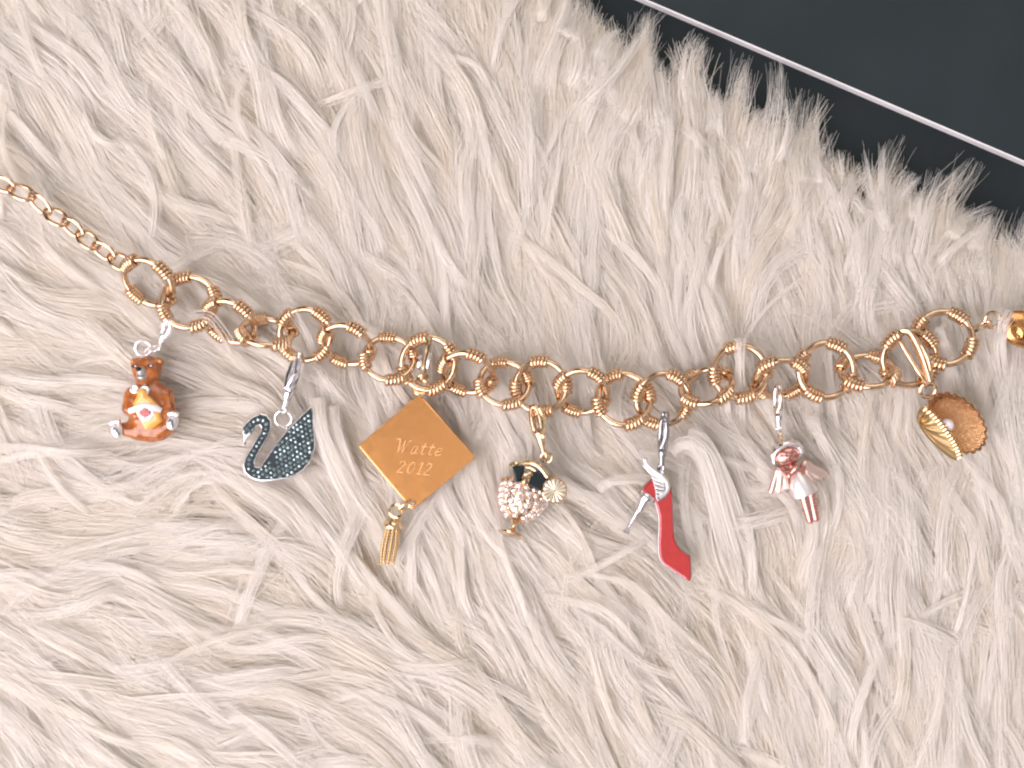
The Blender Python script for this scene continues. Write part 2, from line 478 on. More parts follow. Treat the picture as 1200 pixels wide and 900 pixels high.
# right end: jump rings and the polished end drop
mb = MB(); mb.tube(spline([v(1136, 391, ZC + 3), v(1146, 386, ZC + 6), v(1156, 382, ZC + 4), v(1160, 377, ZC + 1), v(1152, 379, ZC - 4), v(1141, 386, ZC - 6)], 40, True), 2.0, True)
bracelet.part('jump_ring', mb, M['rose_gold'])
mb = MB(); mb.ring(v(1163, 375, ZC), 9, 2.2, (1, 0, 0), (0, .95, .3)); bracelet.part('jump_ring', mb, M['rose_gold'])
mb = MB(); mb.tube([v(1169, 374, ZC), v(1174, 375, ZC + 1), v(1180, 376, ZC)], 2.4); bracelet.part('end_loop', mb, M['rose_gold'])
f = join([ell(v(1197, 385, ZC - 2), (24, 21, 10), -.5), ell(v(1220, 396, ZC - 2), (24, 19, 9), -.5)], 4)
f2 = cut(f, ell(v(1189, 391, ZC + 9), (8, 5, 5), -1.0))
mb = MB(); mb.nets(f2, (1168, -425, ZC - 16), (1252, -350, ZC + 14), 1.5)
bracelet.part('end_drop', mb, M['drop_gold'])

# ------------------------------------------------------------------ clasps
def clasp(th, A, B, w, m, psi=0.0, eye=5.0, wire=1.7, mlever=None):
    """lobster clasp from the hook's top A to the eye B"""
    A = np.asarray(A, float); B = np.asarray(B, float)
    es = B - A; L = np.linalg.norm(es); es /= L
    ac = np.cross([0, 0, 1.0], es); ac /= np.linalg.norm(ac); up = np.cross(es, ac)
    et = ac * math.cos(psi) + up * math.sin(psi); en = np.cross(es, et)
    r = w * .21
    a, b, s0 = .33 * L - r, w / 2 - r, .33 * L
    def loop(X, Y, Z):
        k = np.sqrt(((X - s0) / a) ** 2 + (Y / b) ** 2) + 1e-6
        d = (k - 1) * k / np.sqrt((X - s0) ** 2 / a ** 4 + Y ** 2 / b ** 4 + 1e-9)
        return (np.sqrt(d ** 2 + (Z * .8) ** 2) - r * (0.85 + .5 * np.clip(X / L, 0, 1))) * .9
    body = cap((.58 * L, 0, 0), (.76 * L, 0, 0), w * .36, w * .28)
    neck = cap((.76 * L, 0, 0), (L - eye * .6, 0, 0), w * .21, w * .19)
    mb = MB(); mb.nets(join([loop, body, neck], 1.2), (-3, -w * .7, -w * .5), (L + 2, w * .7, w * .5), .8, (A, es, et, en))
    hook = th.part('clasp', mb, m)
    mb = MB(); q = [A + es * (x * L) + et * (y * w) + en * (z * w) for x, y, z in ((.12, .40, .1), (.3, .53, .14), (.5, .40, .2), (.62, .18, .26), (.68, .32, .26))]
    mb.tube(spline(q, 16), np.linspace(r * .7, r * .6, 17), False, 8); th.part('lever', mb, mlever or m, hook)
    mb = MB(); mb.ellipsoid(A + es * (.62 * L) + en * w * .22, (w * .12, w * .12, w * .14)); th.part('pivot_pin', mb, m, hook)
    mb = MB(); mb.ring(B, eye, wire, es, et if psi > .7 else (ac * .5 + up * .86), 28, 8); th.part('clasp_eye', mb, m, hook)
    return hook

# ------------------------------------------------------------------ bear charm
bear = Thing('bear_charm', 'brown enamel bear charm sitting with a yellow bottle in its arms', 'charm', 176, 470, 36, 'charms on the bracelet')
zb = 44
f = join([ell(v(175.5, 435, zb + 4), (16.5, 17, 13)), ell(v(175.5, 429, zb + 2), (17, 11, 12)), ell(v(161.5, 424.5, zb + 4), (4.6, 4.6, 4)), ell(v(190, 424, zb + 4), (4.6, 4.6, 4)),
          ell(v(178, 482, zb), (25, 33, 16)), ell(v(178, 466, zb + 1), (24, 20, 13)), ell(v(180, 500, zb), (28, 17, 15)),
          cap(v(157, 462, zb + 2), v(155, 478, zb + 6), 8, 7), cap(v(155, 478, zb + 6), v(166, 486, zb + 13), 6.5, 5),
          cap(v(198, 464, zb + 2), v(202, 480, zb + 6), 8.5, 8), cap(v(202, 480, zb + 6), v(192, 487, zb + 13), 7, 5),
          cap(v(165, 505, zb + 4), v(149, 502, zb + 7), 10, 7.5), cap(v(190, 505, zb + 4), v(205, 496, zb + 8), 10, 7.5)], 4)
mb = MB(); mb.nets(f, (132, -522, zb - 20), (220, -414, zb + 28), 1.1); bear.part('body', mb, M['brown_enamel'])
mb = MB(); mb.nets(join([ell(v(172.8, 435, zb + 16), (6, 5.5, 6)), ell(v(172.8, 441, zb + 14), (6.2, 5, 5))], 2), (160, -452, zb), (186, -424, zb + 26), .8)
mz = bear.part('muzzle', mb, M['muzzle_enamel'])
mb = MB(); mb.ellipsoid(v(171.3, 433.2, zb + 20.5), (3.6, 2.8, 2.4)); bear.part('nose', mb, M['black_enamel'], mz)
mb = MB(); mb.tube(spline([v(169, 440.6, zb + 19.2), v(172.5, 441.4, zb + 19.6), v(176, 440.4, zb + 19.2)], 8), .6); bear.part('mouth', mb, M['black_enamel'], mz)
for (x, y, rx) in ((164.2, 429.6, 3.6), (182, 429.2, 3.4)):
    mb = MB(); mb.ellipsoid(v(x, y, zb + 14.0), (rx, 1.9, 2.6)); ey = bear.part('eye', mb, M['black_enamel'])
    mb = MB(); mb.ellipsoid(v(x + 1.6, y - .2, zb + 15.6), (1.5, 1.1, 1.1)); bear.part('eye_rim', mb, M['bright_silver'], ey)
for (x, y) in ((160.8, 424.8), (190.8, 424)):
    mb = MB(); mb.ellipsoid(v(x, y, zb + 6.5), (2.8, 2.8, 2.6)); bear.part('ear_lining', mb, M['amber_enamel'])
def paw(x, y, rot):
    ca, sa = math.cos(rot), math.sin(rot)
    P = lambda a, b, z: v(x, y, z) + np.array([a * ca - b * sa, a * sa + b * ca, 0])
    fs = [ell(P(0, -1, zb + 15), (7.2, 10.5, 4.5), rot)] + [ell(P(t, 9 - abs(t) * .28, zb + 15.5), (2.1, 2.6, 3.6), rot) for t in (-5, -1.7, 1.7, 5)]
    mb = MB(); mb.nets(join(fs, 1.0), (x - 16, -y - 16, zb), (x + 16, -y + 16, zb + 24), .8)
    p = bear.part('paw', mb, M['bright_silver'])
    mb = MB(); mb.nets(join([ell(P(-.5, -2.5, zb + 19), (3.4, 5, 1.6), rot), ell(P(1.5, -6, zb + 19), (2.6, 2.6, 1.6), rot)], 1), (x - 12, -y - 14, zb + 12), (x + 12, -y + 12, zb + 24), .7)
    bear.part('sole_pad', mb, M['dark_silver'], p)
paw(143.8, 501.5, .22); paw(208.3, 492, -.15)
bp_ = [(168.5, 457), (178, 455), (180.5, 462), (187, 468), (193.5, 476), (196, 488), (195.5, 494), (180, 503.5), (172, 493), (165.5, 481), (163.5, 472), (167.5, 464)]
mb = MB(); mb.plate([tuple(p[:2] * [1, -1]) for p in spline([v(*p) for p in bp_], 60, True)], zb + 8, zb + 21, 4.5)
bot = bear.part('bottle', mb, M['amber_enamel'])
mb = MB()
mb.tube(spline([v(159.5, 481, zb + 17.5), v(164, 480, zb + 21), v(176, 475.5, zb + 22.2), v(190, 477.5, zb + 21), v(195.5, 481, zb + 17)], 24), 3.6, False, 8, .5)
mb.plate([(167, 478), (176, 474), (187, 477), (190, 485), (184, 492), (176, 494), (171, 487)], zb + 20, zb + 23, 1.0)
lab = bear.part('label_ribbon', mb, M['white_enamel'], bot)
half = [(0, -6.6), (1.4, -4.0), (3.0, -4.8), (2.6, -1.6), (5.2, -2.8), (5.6, -1.4), (7.0, -1.2), (5.8, .8), (6.2, 1.8), (3.2, 3.2), (3.4, 4.4), (.6, 4.0), (.5, 6.4)]
leaf = [(179.3 + x, 483 + y) for x, y in half] + [(179.3 - x, 483 + y) for x, y in half[:0:-1]]
mb = MB(); mb.plate(leaf, zb + 22.4, zb + 24.4, .5); bear.part('maple_leaf', mb, M['red_enamel'], bot)
for (x, y, r) in ((165.2, 456, 3.6), (176.8, 457.6, 4.4)):
    mb = MB(); mb.ring(v(x, y, zb + 17), r, 1.6); mb.ellipsoid(v(x, y, zb + 16), (r, r, 1.6)); bear.part('hand', mb, M['bright_silver'])
mb = MB(); mb.ring(v(173, 408.5, zb + 8), 8.8, 2.0, (.96, .28, 0), (-.27, .92, .28)); bear.part('jump_ring', mb, M['bright_silver'])
mb = MB(); mb.ring(v(183, 410.5, zb + 9), 8.2, 1.7, (.93, .36, 0), (-.2, .5, .84), R2=4.6); bear.part('jump_ring', mb, M['bright_silver'])
f = join([cap((0, 0, 0), (16, 0, 0), 4.6, 3.6), cap((14, 0, 0), (28, -5, 0), 3.0, 3.0), cap((16, 1, 0), (26, 5, 1), 2.6, 1.8)], 1.5)
clasp(bear, v(207, 378, ZC + 8), v(190, 407, ZC - 3), 13, M['bright_silver'], .3, 4.0)
mb = MB(); mb.tube(spline([v(196, 386, ZC + 2), v(199, 381, ZC + 9), v(205, 377, ZC + 12), v(210, 378, ZC + 6), v(211, 384, ZC - 4)], 24), 4.2, False, 10, .55); bear.part('hook_band', mb, M['bright_silver'])

# ------------------------------------------------------------------ swan charm
swan = Thing('swan_charm', 'dark crystal swan charm with a silver edge and silver clasp', 'charm', 330, 520, 36, 'charms on the bracelet')
zs = 38
outline = [(287.5, 519), (286.8, 511), (286, 504), (290, 496), (298, 489), (307, 485), (314, 487), (318.5, 493), (318.5, 502), (315, 512), (309, 522), (303, 532), (299.5, 541), (301, 547), (306.5, 547.5),
           (313, 538), (321, 526), (331, 513), (342, 500), (354, 488), (366, 477), (368, 487), (368.2, 500), (369.8, 512), (369.5, 525), (364, 540), (356, 550), (346, 556.5), (334, 560), (320, 562), (306, 562.4), (296, 559), (289, 553), (287, 545),
           (289.5, 536), (295, 527), (301, 517), (306.5, 508), (308.5, 501), (306, 497), (301.5, 498.5), (297.5, 504), (294.5, 509.5), (290.5, 512)]
outline = inset(outline, -.8)
mb = MB(); mb.plate(outline, zs, zs + 6, 1.0); swan.part('frame', mb, M['silver'])
mb = MB(); mb.plate(inset(outline[2:-1], 1.3), zs + 3, zs + 6.8, .5); swan.part('pave_bed', mb, M['dark_pave'])
mb = MB(); mb.tube([v(288.2, 511, zs + 3), v(287.8, 517, zs + 3), v(287.6, 522.5, zs + 3)], [2.6, 1.8, .6]); swan.part('beak', mb, M['dark_silver'])
def inside(p, poly):
    x, y = p; c = False; n = len(poly)
    for i in range(n):
        x1, y1 = poly[i]; x2, y2 = poly[(i + 1) % n]
        if (y1 > y) != (y2 > y) and x < (x2 - x1) * (y - y1) / (y2 - y1) + x1: c = not c
    return c
def edge_dist(p, poly):
    P = np.array(poly); Q = np.roll(P, -1, 0); d = Q - P
    t = np.clip(((p - P) * d).sum(1) / ((d ** 2).sum(1) + 1e-9), 0, 1)
    return np.sqrt((((P + d * t[:, None]) - p) ** 2).sum(1)).min()
def gem_mesh(th, name, r, m, seg=8):
    mb = MB(); V = []; F = []
    prof = [(0.0, r), (.45 * r, .82 * r), (.75 * r, .45 * r)]
    for j, (z, q) in enumerate(prof):
        for k in range(seg):
            a = 2 * PI * (k + .5 * (j % 2)) / seg
            V.append((q * math.cos(a), q * math.sin(a), z))
    for j in range(2):
        for k in range(seg):
            l = (k + 1) % seg
            if j % 2 == 0:
                F += [(j * seg + k, j * seg + l, (j + 1) * seg + k), (j * seg + l, (j + 1) * seg + l, (j + 1) * seg + k)]
            else:
                F += [(j * seg + k, j * seg + l, (j + 1) * seg + l), (j * seg + k, (j + 1) * seg + l, (j + 1) * seg + k)]
    F.append(tuple(2 * seg + k for k in range(seg)))
    mb.add(V, F)
    return th.mesh(name, mb, m, flat=True)
gem = gem_mesh(swan, 'crystal', 2.75, M['dark_crystal'])
neck = spline([v(289.8, 507, 0), v(293.5, 499, 0), v(300, 493.5, 0), (307.5, -491.5, 0), v(313, 495, 0), v(313.5, 502, 0), v(309.5, 511.5, 0), v(303.5, 521.5, 0), v(297.5, 531.5, 0), v(294, 541, 0), v(293.5, 549, 0)], 200)
acc = 0; pts = [neck[0]]
for a, b in zip(neck[:-1], neck[1:]):
    acc += np.linalg.norm(b - a)
    if acc > 5.4: pts.append(b); acc = 0
pts += [v(298, 502.5, 0), v(295, 505.5, 0)]
body_poly = [p for p in inset(outline, 2.6)]
cand = []
for r in range(40):
    for c in range(40):
        x = 284 + c * 5.6 + (2.8 if r % 2 else 0) + random.uniform(-.5, .5); y = 470 + r * 4.95 + random.uniform(-.4, .4)
        dx, dy = x - 330, y - 520
        xr, yr = 330 + dx * .78 - dy * -.62, 520 + dx * -.62 + dy * .78
        if inside((xr, yr), outline) and edge_dist(np.array([xr, yr]), outline) > 3.0: cand.append(v(xr, yr, 0))
for p in cand:
    if p[0] < 322 and -p[1] < 541: continue
    if all(np.linalg.norm(p - q) > 4.8 for q in pts): pts.append(p)
for p in pts:
    swan.place('crystal', gem, p + np.array([0, 0, zs + 6.6]), rot=(random.uniform(-.22, .22), random.uniform(-.22, .22), random.uniform(0, 1)), scale=random.uniform(.86, 1.1))
mb = MB(); mb.ring(v(333.5, 490.5, zs + 5), 9.6, 1.5, (.97, .2, 0), (-.2, .93, .3)); swan.part('jump_ring', mb, M['silver'])
mb = MB(); mb.ring(v(338, 500.5, zs + 3), 3.4, 1.2, (.7, .7, 0), (0, 0, 1)); swan.part('loop', mb, M['silver'])
clasp(swan, v(354, 414, ZC + 4), v(335, 479, zs + 9), 21, M['silver'], .95, 4.2)
mb = MB(); mb.plate([(348, 417), (353, 412), (358, 414), (360.5, 426), (358.5, 438), (352, 454), (344, 460), (336, 455), (338, 440), (343, 426)], ZC - 2, ZC + 8, 4.5); swan.part('clasp_shell', mb, M['silver'])

# ------------------------------------------------------------------ mortarboard charm
cap_ = Thing('mortarboard_charm', 'square gold graduation cap charm engraved Watte 2012 with bead tassel', 'charm', 490, 530, 38, 'charms on the bracelet')
zm = 42
cor = [(492, 461.5), (558, 535.6), (484, 597), (420.7, 522)]
rc = []
for i in range(4):
    p, a, b = np.array(cor[i]), np.array(cor[i - 1]), np.array(cor[(i + 1) % 4])
    u1 = (a - p) / np.linalg.norm(a - p); u2 = (b - p) / np.linalg.norm(b - p)
    rc += [tuple(p + u1 * 3.2), tuple(p + u1 * .9 + u2 * .9), tuple(p + u2 * 3.2)]
mb = MB(); mb.plate(rc, zm, zm + 4.5, 1.1); board = cap_.part('board', mb, M['gold_plate'])
mb = MB(); mb.ellipsoid(v(489, 530, zm - 8), (26, 26, 9)); cap_.part('skull_cap', mb, M['gold_plate'])
GLY = {  # little italic script strokes in a 1 x 1.6 box, y up
 'W': [[(-.35, 1.55), (-.1, 1.75), (.15, 1.5), (.2, 0)], [(.2, 0), (.85, 1.55)], [(.75, 1.55), (.72, 0)], [(.72, 0), (1.25, 1.5), (1.55, 1.55)]],
 'a': [[(.8, .85), (.45, 1.0), (.1, .5), (.15, .05), (.45, .05), (.8, .85)], [(.85, .95), (.62, .25), (.75, .03), (1.0, .2)]],
 't': [[(.5, 1.5), (.25, .3), (.35, .03), (.65, .15)], [(.05, 1.02), (.8, 1.05)]],
 'e': [[(.1, .5), (.7, .65), (.65, 1.0), (.3, .95), (.05, .4), (.25, .02), (.8, .25)]],
 '2': [[(.1, 1.15), (.35, 1.5), (.75, 1.35), (.6, .8), (0, .03)], [(0, .03), (.85, .03)]],
 '0': [[(.5, 1.5), (.1, .9), (.15, .15), (.4, 0), (.8, .6), (.78, 1.35), (.5, 1.5)]],
 '1': [[(.2, 1.2), (.55, 1.5), (.35, .03)], [(.05, .03), (.65, .03)]]}
def write(txt, x0, y0, adv, s, rot):
    mb = MB(); ca, sa = math.cos(rot), math.sin(rot); x = 0
    for ch, a in zip(txt, adv):
        for st in GLY[ch]:
            pp = []
            for (gx, gy) in st:
                lx, ly = (x + gx + gy * .18) * s, gy * s
                pp.append(v(x0 + lx * ca + ly * sa, y0 + lx * sa - ly * ca, zm + 4.55))
            mb.tube(spline(pp, 14), .30, False, 5, .5)
        x += a
    return mb
cap_.part('engraved_name', write('Watte', 465, 529.5, (1.75, 1.15, .98, .98, 1), 9.2, .09), M['engraving'], board)
cap_.part('engraved_year', write('2012', 465.5, 552.8, (1.25, 1.2, 1.0, 1), 9.0, .09), M['engraving'], board)
mb = MB(); mb.ring(v(494, 454, zm + 6), 9, 2.4, (1, 0, 0), (0, .92, -.38)); cap_.part('jump_ring', mb, M['rose_gold'])
mb = MB(); mb.tube(spline([v(504, 394, ZC + 2), v(505.5, 396, ZC + 8), v(504, 403, ZC + 10), v(501.5, 416, ZC + 8), v(498, 432, ZC + 5), v(496, 444, ZC)], 26), [3.4] * 14 + [2.8] * 12 if False else 3.0, False, 8)
ck = cap_.part('clasp', mb, M['pale_gold'])
for (x, y) in ((493.5, 425), (504.5, 423)):
    mb = MB(); mb.tube(spline([v(x + 1.6, y - 9, ZC + 8), v(x, y, ZC + 9), v(x - 2.2, y + 10, ZC + 6)], 12), [1.2, 2.2, 2.4, 2.4, 2.4, 2.4, 2.4, 2.4, 2.4, 2.2, 2.0, 1.8, 1.2], False, 8); cap_.part('prong', mb, M['silver'], ck)
mb = MB(); mb.ring(v(496, 442, ZC - 2), 5.2, 2.2, (.95, .2, 0), (0, .5, .86)); cap_.part('clasp_eye', mb, M['rose_gold'], ck)
mb = MB(); mb.ring(v(483.5, 588, zm + 4.6), 3.2, 1.1); cap_.part('grommet', mb, M['dark_silver'])
mb = MB(); mb.ring(v(477, 592, zm + 6), 9.4, 2.0, (.88, .47, 0), (-.2, .4, .9), R2=6); cap_.part('jump_ring', mb, M['pale_gold'])
mb = MB(); mb.ring(v(465, 598, zm + 3), 7.6, 1.9, (1, 0, 0), (0, .97, -.2)); cap_.part('jump_ring', mb, M['pale_gold'])
mb = MB(); ta = np.array([-.16, -1, -.06]); ta /= np.linalg.norm(ta)
mb.lathe([(-2, 3.2), (0, 4.5), (2, 7.5), (5, 10.5), (8.5, 12), (10.5, 11.5), (11, 8), (11, 2)], v(462.5, 606.5, zm + 1), ta, 28); cap_.part('tassel_cap', mb, M['pale_gold'])
t0 = v(460.5, 618, zm + 1)
for k in range(9):
    a = 2 * PI * k / 9; mb = MB()
    for j in range(13):
        s_ = j * 3.5; rad = 6.8 + 2.0 * math.sin(s_ / 46 * PI)
        c = t0 + ta * s_ + np.array([rad * math.cos(a), 0, rad * .8 * math.sin(a)])
        if j > 11 and k % 2: break
        mb.ellipsoid(c, (2.1, 2.1, 2.1), 0, 8, 6)
    cap_.part('bead_strand', mb, M['pale_gold'])

# ------------------------------------------------------------------ goblet charm
gob = Thing('goblet_charm', 'gold cocktail goblet charm set with pale pink crystals and a citrus slice', 'charm', 615, 585, 36, 'charms on the bracelet')
zg = 52
gx = np.array([.30, .95, -.30]); gx /= np.linalg.norm(gx)
go = v(599, 625, zg + 1)
prof = [(-.6, 13), (0, 15.4), (1.4, 15.8), (2.4, 13), (4, 7), (6, 4), (9, 2.7), (11, 3.4), (13, 2.7), (15.5, 3.2), (17, 5), (20, 11), (26, 18), (33, 23.2), (41, 26.6), (49, 28.2), (55, 28.4), (57.5, 28.2), (58.5, 30), (60.5, 30), (61.5, 28.4), (60.5, 26), (56, 24)]
mb = MB(); mb.lathe(prof, go, gx, 44); gob.part('bowl', mb, M['rose_gold'])
e1 = np.cross(gx, [0, 0, 1.]); e1 /= np.linalg.norm(e1); e2 = np.cross(gx, e1)
pgem = gem_mesh(gob, 'crystal', 4.9, M['pale_crystal'])
pr = prof[10:19]
rows = [(22, 7, 0), (28, 12, .5), (34.5, 15, 0), (41, 17, .5), (47.5, 18, 0), (54, 18, .5)]
for (h, n, o_) in rows:
    r = np.interp(h, [p[0] for p in pr], [p[1] for p in pr]); dr = (np.interp(h + 1, [p[0] for p in pr], [p[1] for p in pr]) - np.interp(h - 1, [p[0] for p in pr], [p[1] for p in pr])) / 2
    for k in range(n):
        a = 2 * PI * (k + o_) / n
        rad = math.cos(a) * e1 + math.sin(a) * e2
        nr = rad - gx * dr; nr /= np.linalg.norm(nr)
        if nr[2] < -.35: continue
        q = Vector(nr).to_track_quat('Z', 'X').to_euler()
        gob.place('crystal', pgem, go + gx * (h + random.uniform(-.5, .5)) + rad * (r - .6), rot=q, scale=random.uniform(.78, 1.02))
zt = zg + 1
mb = MB(); mb.ellipsoid(go + gx * 60, (22, 16, 15), -.3); gob.part('filling', mb, M['pale_gold'])
for poly in ([(600, 545.5), (607, 543.5), (615, 544.5), (613, 553), (609.5, 563), (604, 563), (602, 555)], [(624, 550), (630, 549.5), (636, 553), (642, 558), (638, 565), (633, 572), (624, 569), (618.5, 566), (621, 557)]):
    mb = MB(); mb.plate(poly, zt + 6, zt + 17, 2.5); gob.part('black_inlay', mb, M['black_enamel'])
mb = MB(); mb.tube(spline([v(597.5, 544.5, zt + 12), v(602, 541.8, zt + 14), v(608, 540.5, zt + 14)], 10), [1.6, 2.4, 3, 3.2, 3.3, 3.3, 3.2, 3, 2.6, 2.2, 1.6], False, 8); gob.part('gold_leaf', mb, M['pale_gold'])
mb = MB(); mb.tube(spline([v(610, 541.5, zt + 12), v(617, 539.6, zt + 14), v(625, 540.8, zt + 15), v(633, 546, zt + 16), v(641, 556.5, zt + 15)], 20), 2.8, False, 8); gob.part('gold_leaf', mb, M['pale_gold'])
mb = MB(); mb.tube(spline([v(616, 545, zt + 15), v(621, 546, zt + 16), v(627, 549.5, zt + 16)], 8), 1.3, False, 8); gob.part('gold_leaf', mb, M['pale_gold'])
mb = MB(); mb.tube(spline([v(614.5, 553, zt + 16), v(619, 552.5, zt + 17), v(623.5, 553.5, zt + 16)], 8), 2.3, False, 8); gob.part('gold_leaf', mb, M['rose_gold'])
mb = MB(); mb.ellipsoid(v(614.3, 561.5, zt + 14), (3.8, 4.2, 4)); gob.part('gold_bead', mb, M['rose_gold'])
mb = MB(); mb.lathe([(-2.2, 13.6), (-1.4, 14.8), (1.2, 14.8), (2.2, 13.8), (2.2, 12.8), (1.7, 12.4), (1.7, .5)], v(648.5, 572, zt + 18), (.14, .1, 1), 40)
sl = gob.part('citrus_slice', mb, M['rose_gold'])
for k in range(15):
    a = 2 * PI * k / 15
    d = np.array([math.cos(a), math.sin(a), -.1 * math.sin(a) - .14 * math.cos(a)])
    mb = MB(); mb.tube([v(648.8, 571.8, zt + 19.9) + d * 1.0, v(648.8, 571.8, zt + 19.9) + d * 7, v(648.8, 571.8, zt + 19.9) + d * 12.0, v(648.8, 571.8, zt + 19.9) + d * 13.2], [.35, 1.25, 1.95, 1.2], False, 6, .45); gob.part('slice_rib', mb, M['slice_gold'], sl)
mb = MB(); mb.ring(v(639.5, 534.5, zt + 12), 6.4, 1.5, (1, 0, 0), (0, .9, .42)); gob.part('jump_ring', mb, M['pale_gold'])
clasp(gob, v(624, 473, ZC + 5), v(637, 531, zt + 11), 17, M['rose_gold'], .25, 4.4, mlever=M['pale_gold'])

# ------------------------------------------------------------------ shoe charm
shoe = Thing('shoe_charm', 'red enamel high heel shoe charm with silver winged ankle and heel', 'charm', 775, 610, 36, 'charms on the bracelet')
zh = 40
red = [(752, 575), (757, 567), (763, 562), (772, 560), (780, 564), (785, 573), (786.3, 584), (787, 607), (788, 624), (791, 636), (797, 644), (803, 648.5), (807, 652), (808, 664), (808, 675), (805.5, 678.5), (797, 673), (785, 665), (775.5, 658), (772, 650), (771, 636), (771.8, 620), (771.5, 604), (768.5, 592), (765.5, 586), (756, 579.5)]
redc = [tuple(p[:2] * [1, -1]) for p in spline([v(*p) for p in red], 130, True)]
mb = MB(); redc = inset(redc, -1.3)
mb = MB(); mb.plate(redc, zh - 2, zh + 4.5, 1.2); shoe.part('sole_plate', mb, M['dark_silver'])
mb = MB(); mb.plate(inset(redc, .9), zh + 3, zh + 7.6, 2.2); shoe.part('upper', mb, M['red_enamel'])
mb = MB(); f = join([ell(v(758.5, 582.5, zh + 5), (9.5, 5.5, 6), -.6), cap(v(755, 583, zh + 4), v(749, 597, zh + 2), 6.4, 3.6)], 3)
mb.nets(f, (738, -606, zh - 8), (772, -570, zh + 12), .9); hs = shoe.part('heel_seat', mb, M['silver'])
hd = v(733, 624, zh - 1) - v(751, 591, zh + 1)
hl = np.linalg.norm(hd)
mb = MB(); mb.lathe([(0, 4.8), (6, 3.7), (16, 2.9), (hl - 8, 2.5), (hl - 4, 2.9), (hl - 3.2, 4.0), (hl, 4.4), (hl + 1, 3.6)], v(751, 591, zh + 1), hd, 20); shoe.part('heel', mb, M['silver'])
wp = [(753, 535), (757, 536.5), (759, 543), (768, 550), (777, 557), (782.5, 565), (783.5, 573), (779, 582), (770, 586.5), (767.3, 583), (766.5, 574), (764, 564), (761.5, 556), (755.5, 550), (752.3, 543)]
mb = MB(); mb.plate(wp, zh + 6.5, zh + 9.5, .8); wg = shoe.part('wing', mb, M['dark_silver'])
for path, r in (([(754.5, 537), (757, 543.5), (766, 551), (775, 558), (780.5, 566), (779.5, 575), (771, 582)], 2.6), ([(753.8, 544.5), (760, 551.5), (768, 556.5), (775, 561)], 2.0), ([(762.5, 558), (769, 561.5), (776.5, 564.2)], 1.6),
                ([(764.5, 563.5), (770.5, 566.2), (777, 568)], 1.6), ([(766.2, 569), (771, 571), (776.5, 572)], 1.6), ([(767.2, 574.5), (771, 575.8), (775.3, 575.8)], 1.7), ([(768, 580), (771, 579.8), (774, 578.6)], 1.5)):
    mb = MB(); mb.tube(spline([v(*p, zh + 10) for p in path], 22), r, False, 8, .8); shoe.part('feather', mb, M['bright_silver'], wg)
clasp(shoe, v(776, 486, ZC + 8), v(773, 546, zh + 12), 16, M['dark_silver'], 1.1, 4.6)
mb = MB(); mb.tube(spline([v(774, 498, ZC - 3), v(776, 488, ZC + 4), v(777, 483, ZC + 7), v(778, 489, ZC + 11), v(777, 499, ZC + 11)], 20), 4.0, False, 10, .6); shoe.part('hook_band', mb, M['dark_silver'])
mb = MB(); mb.ring(v(772.5, 550, zh + 9), 5.2, 1.5, (0, 1, 0), (.5, 0, .86)); shoe.part('jump_ring', mb, M['silver'])

# ------------------------------------------------------------------ angel charm
ang = Thing('angel_charm', 'small pink gold angel charm with silver dress, hair and wings', 'charm', 928, 550, 36, 'charms on the bracelet')
za = 44
hr = .2
f = join([ell(v(919.5, 532.5, za + 4), (15.5, 12.5, 10), hr), ell(v(919, 534.5, za + 13), (2.6, 2.2, 3.4), hr), ell(v(930, 556, za), (9, 14, 7), .25),
          cap(v(915, 550, za + 3), v(921, 556, za + 9), 3.8, 3.4), cap(v(921, 556, za + 9), v(927.5, 547.5, za + 11), 3.4, 3.8),
          cap(v(939, 545, za + 3), v(936, 551, za + 9), 3.8, 3.2), cap(v(936, 551, za + 9), v(929, 547.5, za + 11), 3.2, 3.6),
          cap(v(939, 578, za + 1), v(947, 609, za + 1), 6.3, 4.0), cap(v(947.5, 576, za + 1), v(954, 606.5, za + 1), 6.0, 4.0)], 2.2)
eyes = [ell(v(911.5, 532.6, za + 13.2), (4.2, .9, 2.2), hr), ell(v(926, 528.8, za + 13.2), (4.4, .9, 2.2), hr)]
f = cut(cut(f, eyes[0]), eyes[1])
mb = MB(); mb.nets(f, (898, -618, za - 12), (966, -514, za + 20), .8); ang.part('body', mb, M['pink_gold'])
f = join([ell(v(920, 529, za + 1), (19, 15.5, 10), hr), cap(v(902.6, 532, za + 5), v(904.5, 541.5, za + 5), 2.9, 2.4), cap(v(935.5, 524, za + 6), v(936.8, 530, za + 5), 3.0, 2.2)], 1.5)
band = [v(902.8, 536, za + 9), v(904.5, 529.5, za + 11.5), v(912, 523, za + 13), v(921, 519.5, za + 13.5), v(930, 519.5, za + 13), v(935, 524, za + 11), v(937, 529.5, za + 8)]
mb = MB(); mb.nets(cut(f, ell(v(919.5, 534.5, za + 14), (16, 12.5, 13), hr)), (896, -550, za - 12), (944, -508, za + 14), .9)
hair = ang.part('hair', mb, M['silver'])
mb = MB(); mb.tube(spline(band, 36), 1.9, False, 8); ang.part('hair_band', mb, M['bright_silver'], hair)
def wing(fe):
    fs = [cap(v(*a), v(*b), ra, rb) for a, b, ra, rb in fe]
    mb = MB(); P = np.array([v(*q) for a, b, _, _ in fe for q in (a, b)])
    mb.nets(join(fs, 2.4), P.min(0) - 9, P.max(0) + 9, .8); ang.part('wing', mb, M['pale_rose'])
wing([((909, 551, za + 1), (902.5, 575, za - 1), 3.6, 4.0), ((913, 552, za + 2), (911.5, 574, za), 3.8, 4.2), ((917, 554, za + 2), (919, 570, za + 1), 3.8, 3.8)])
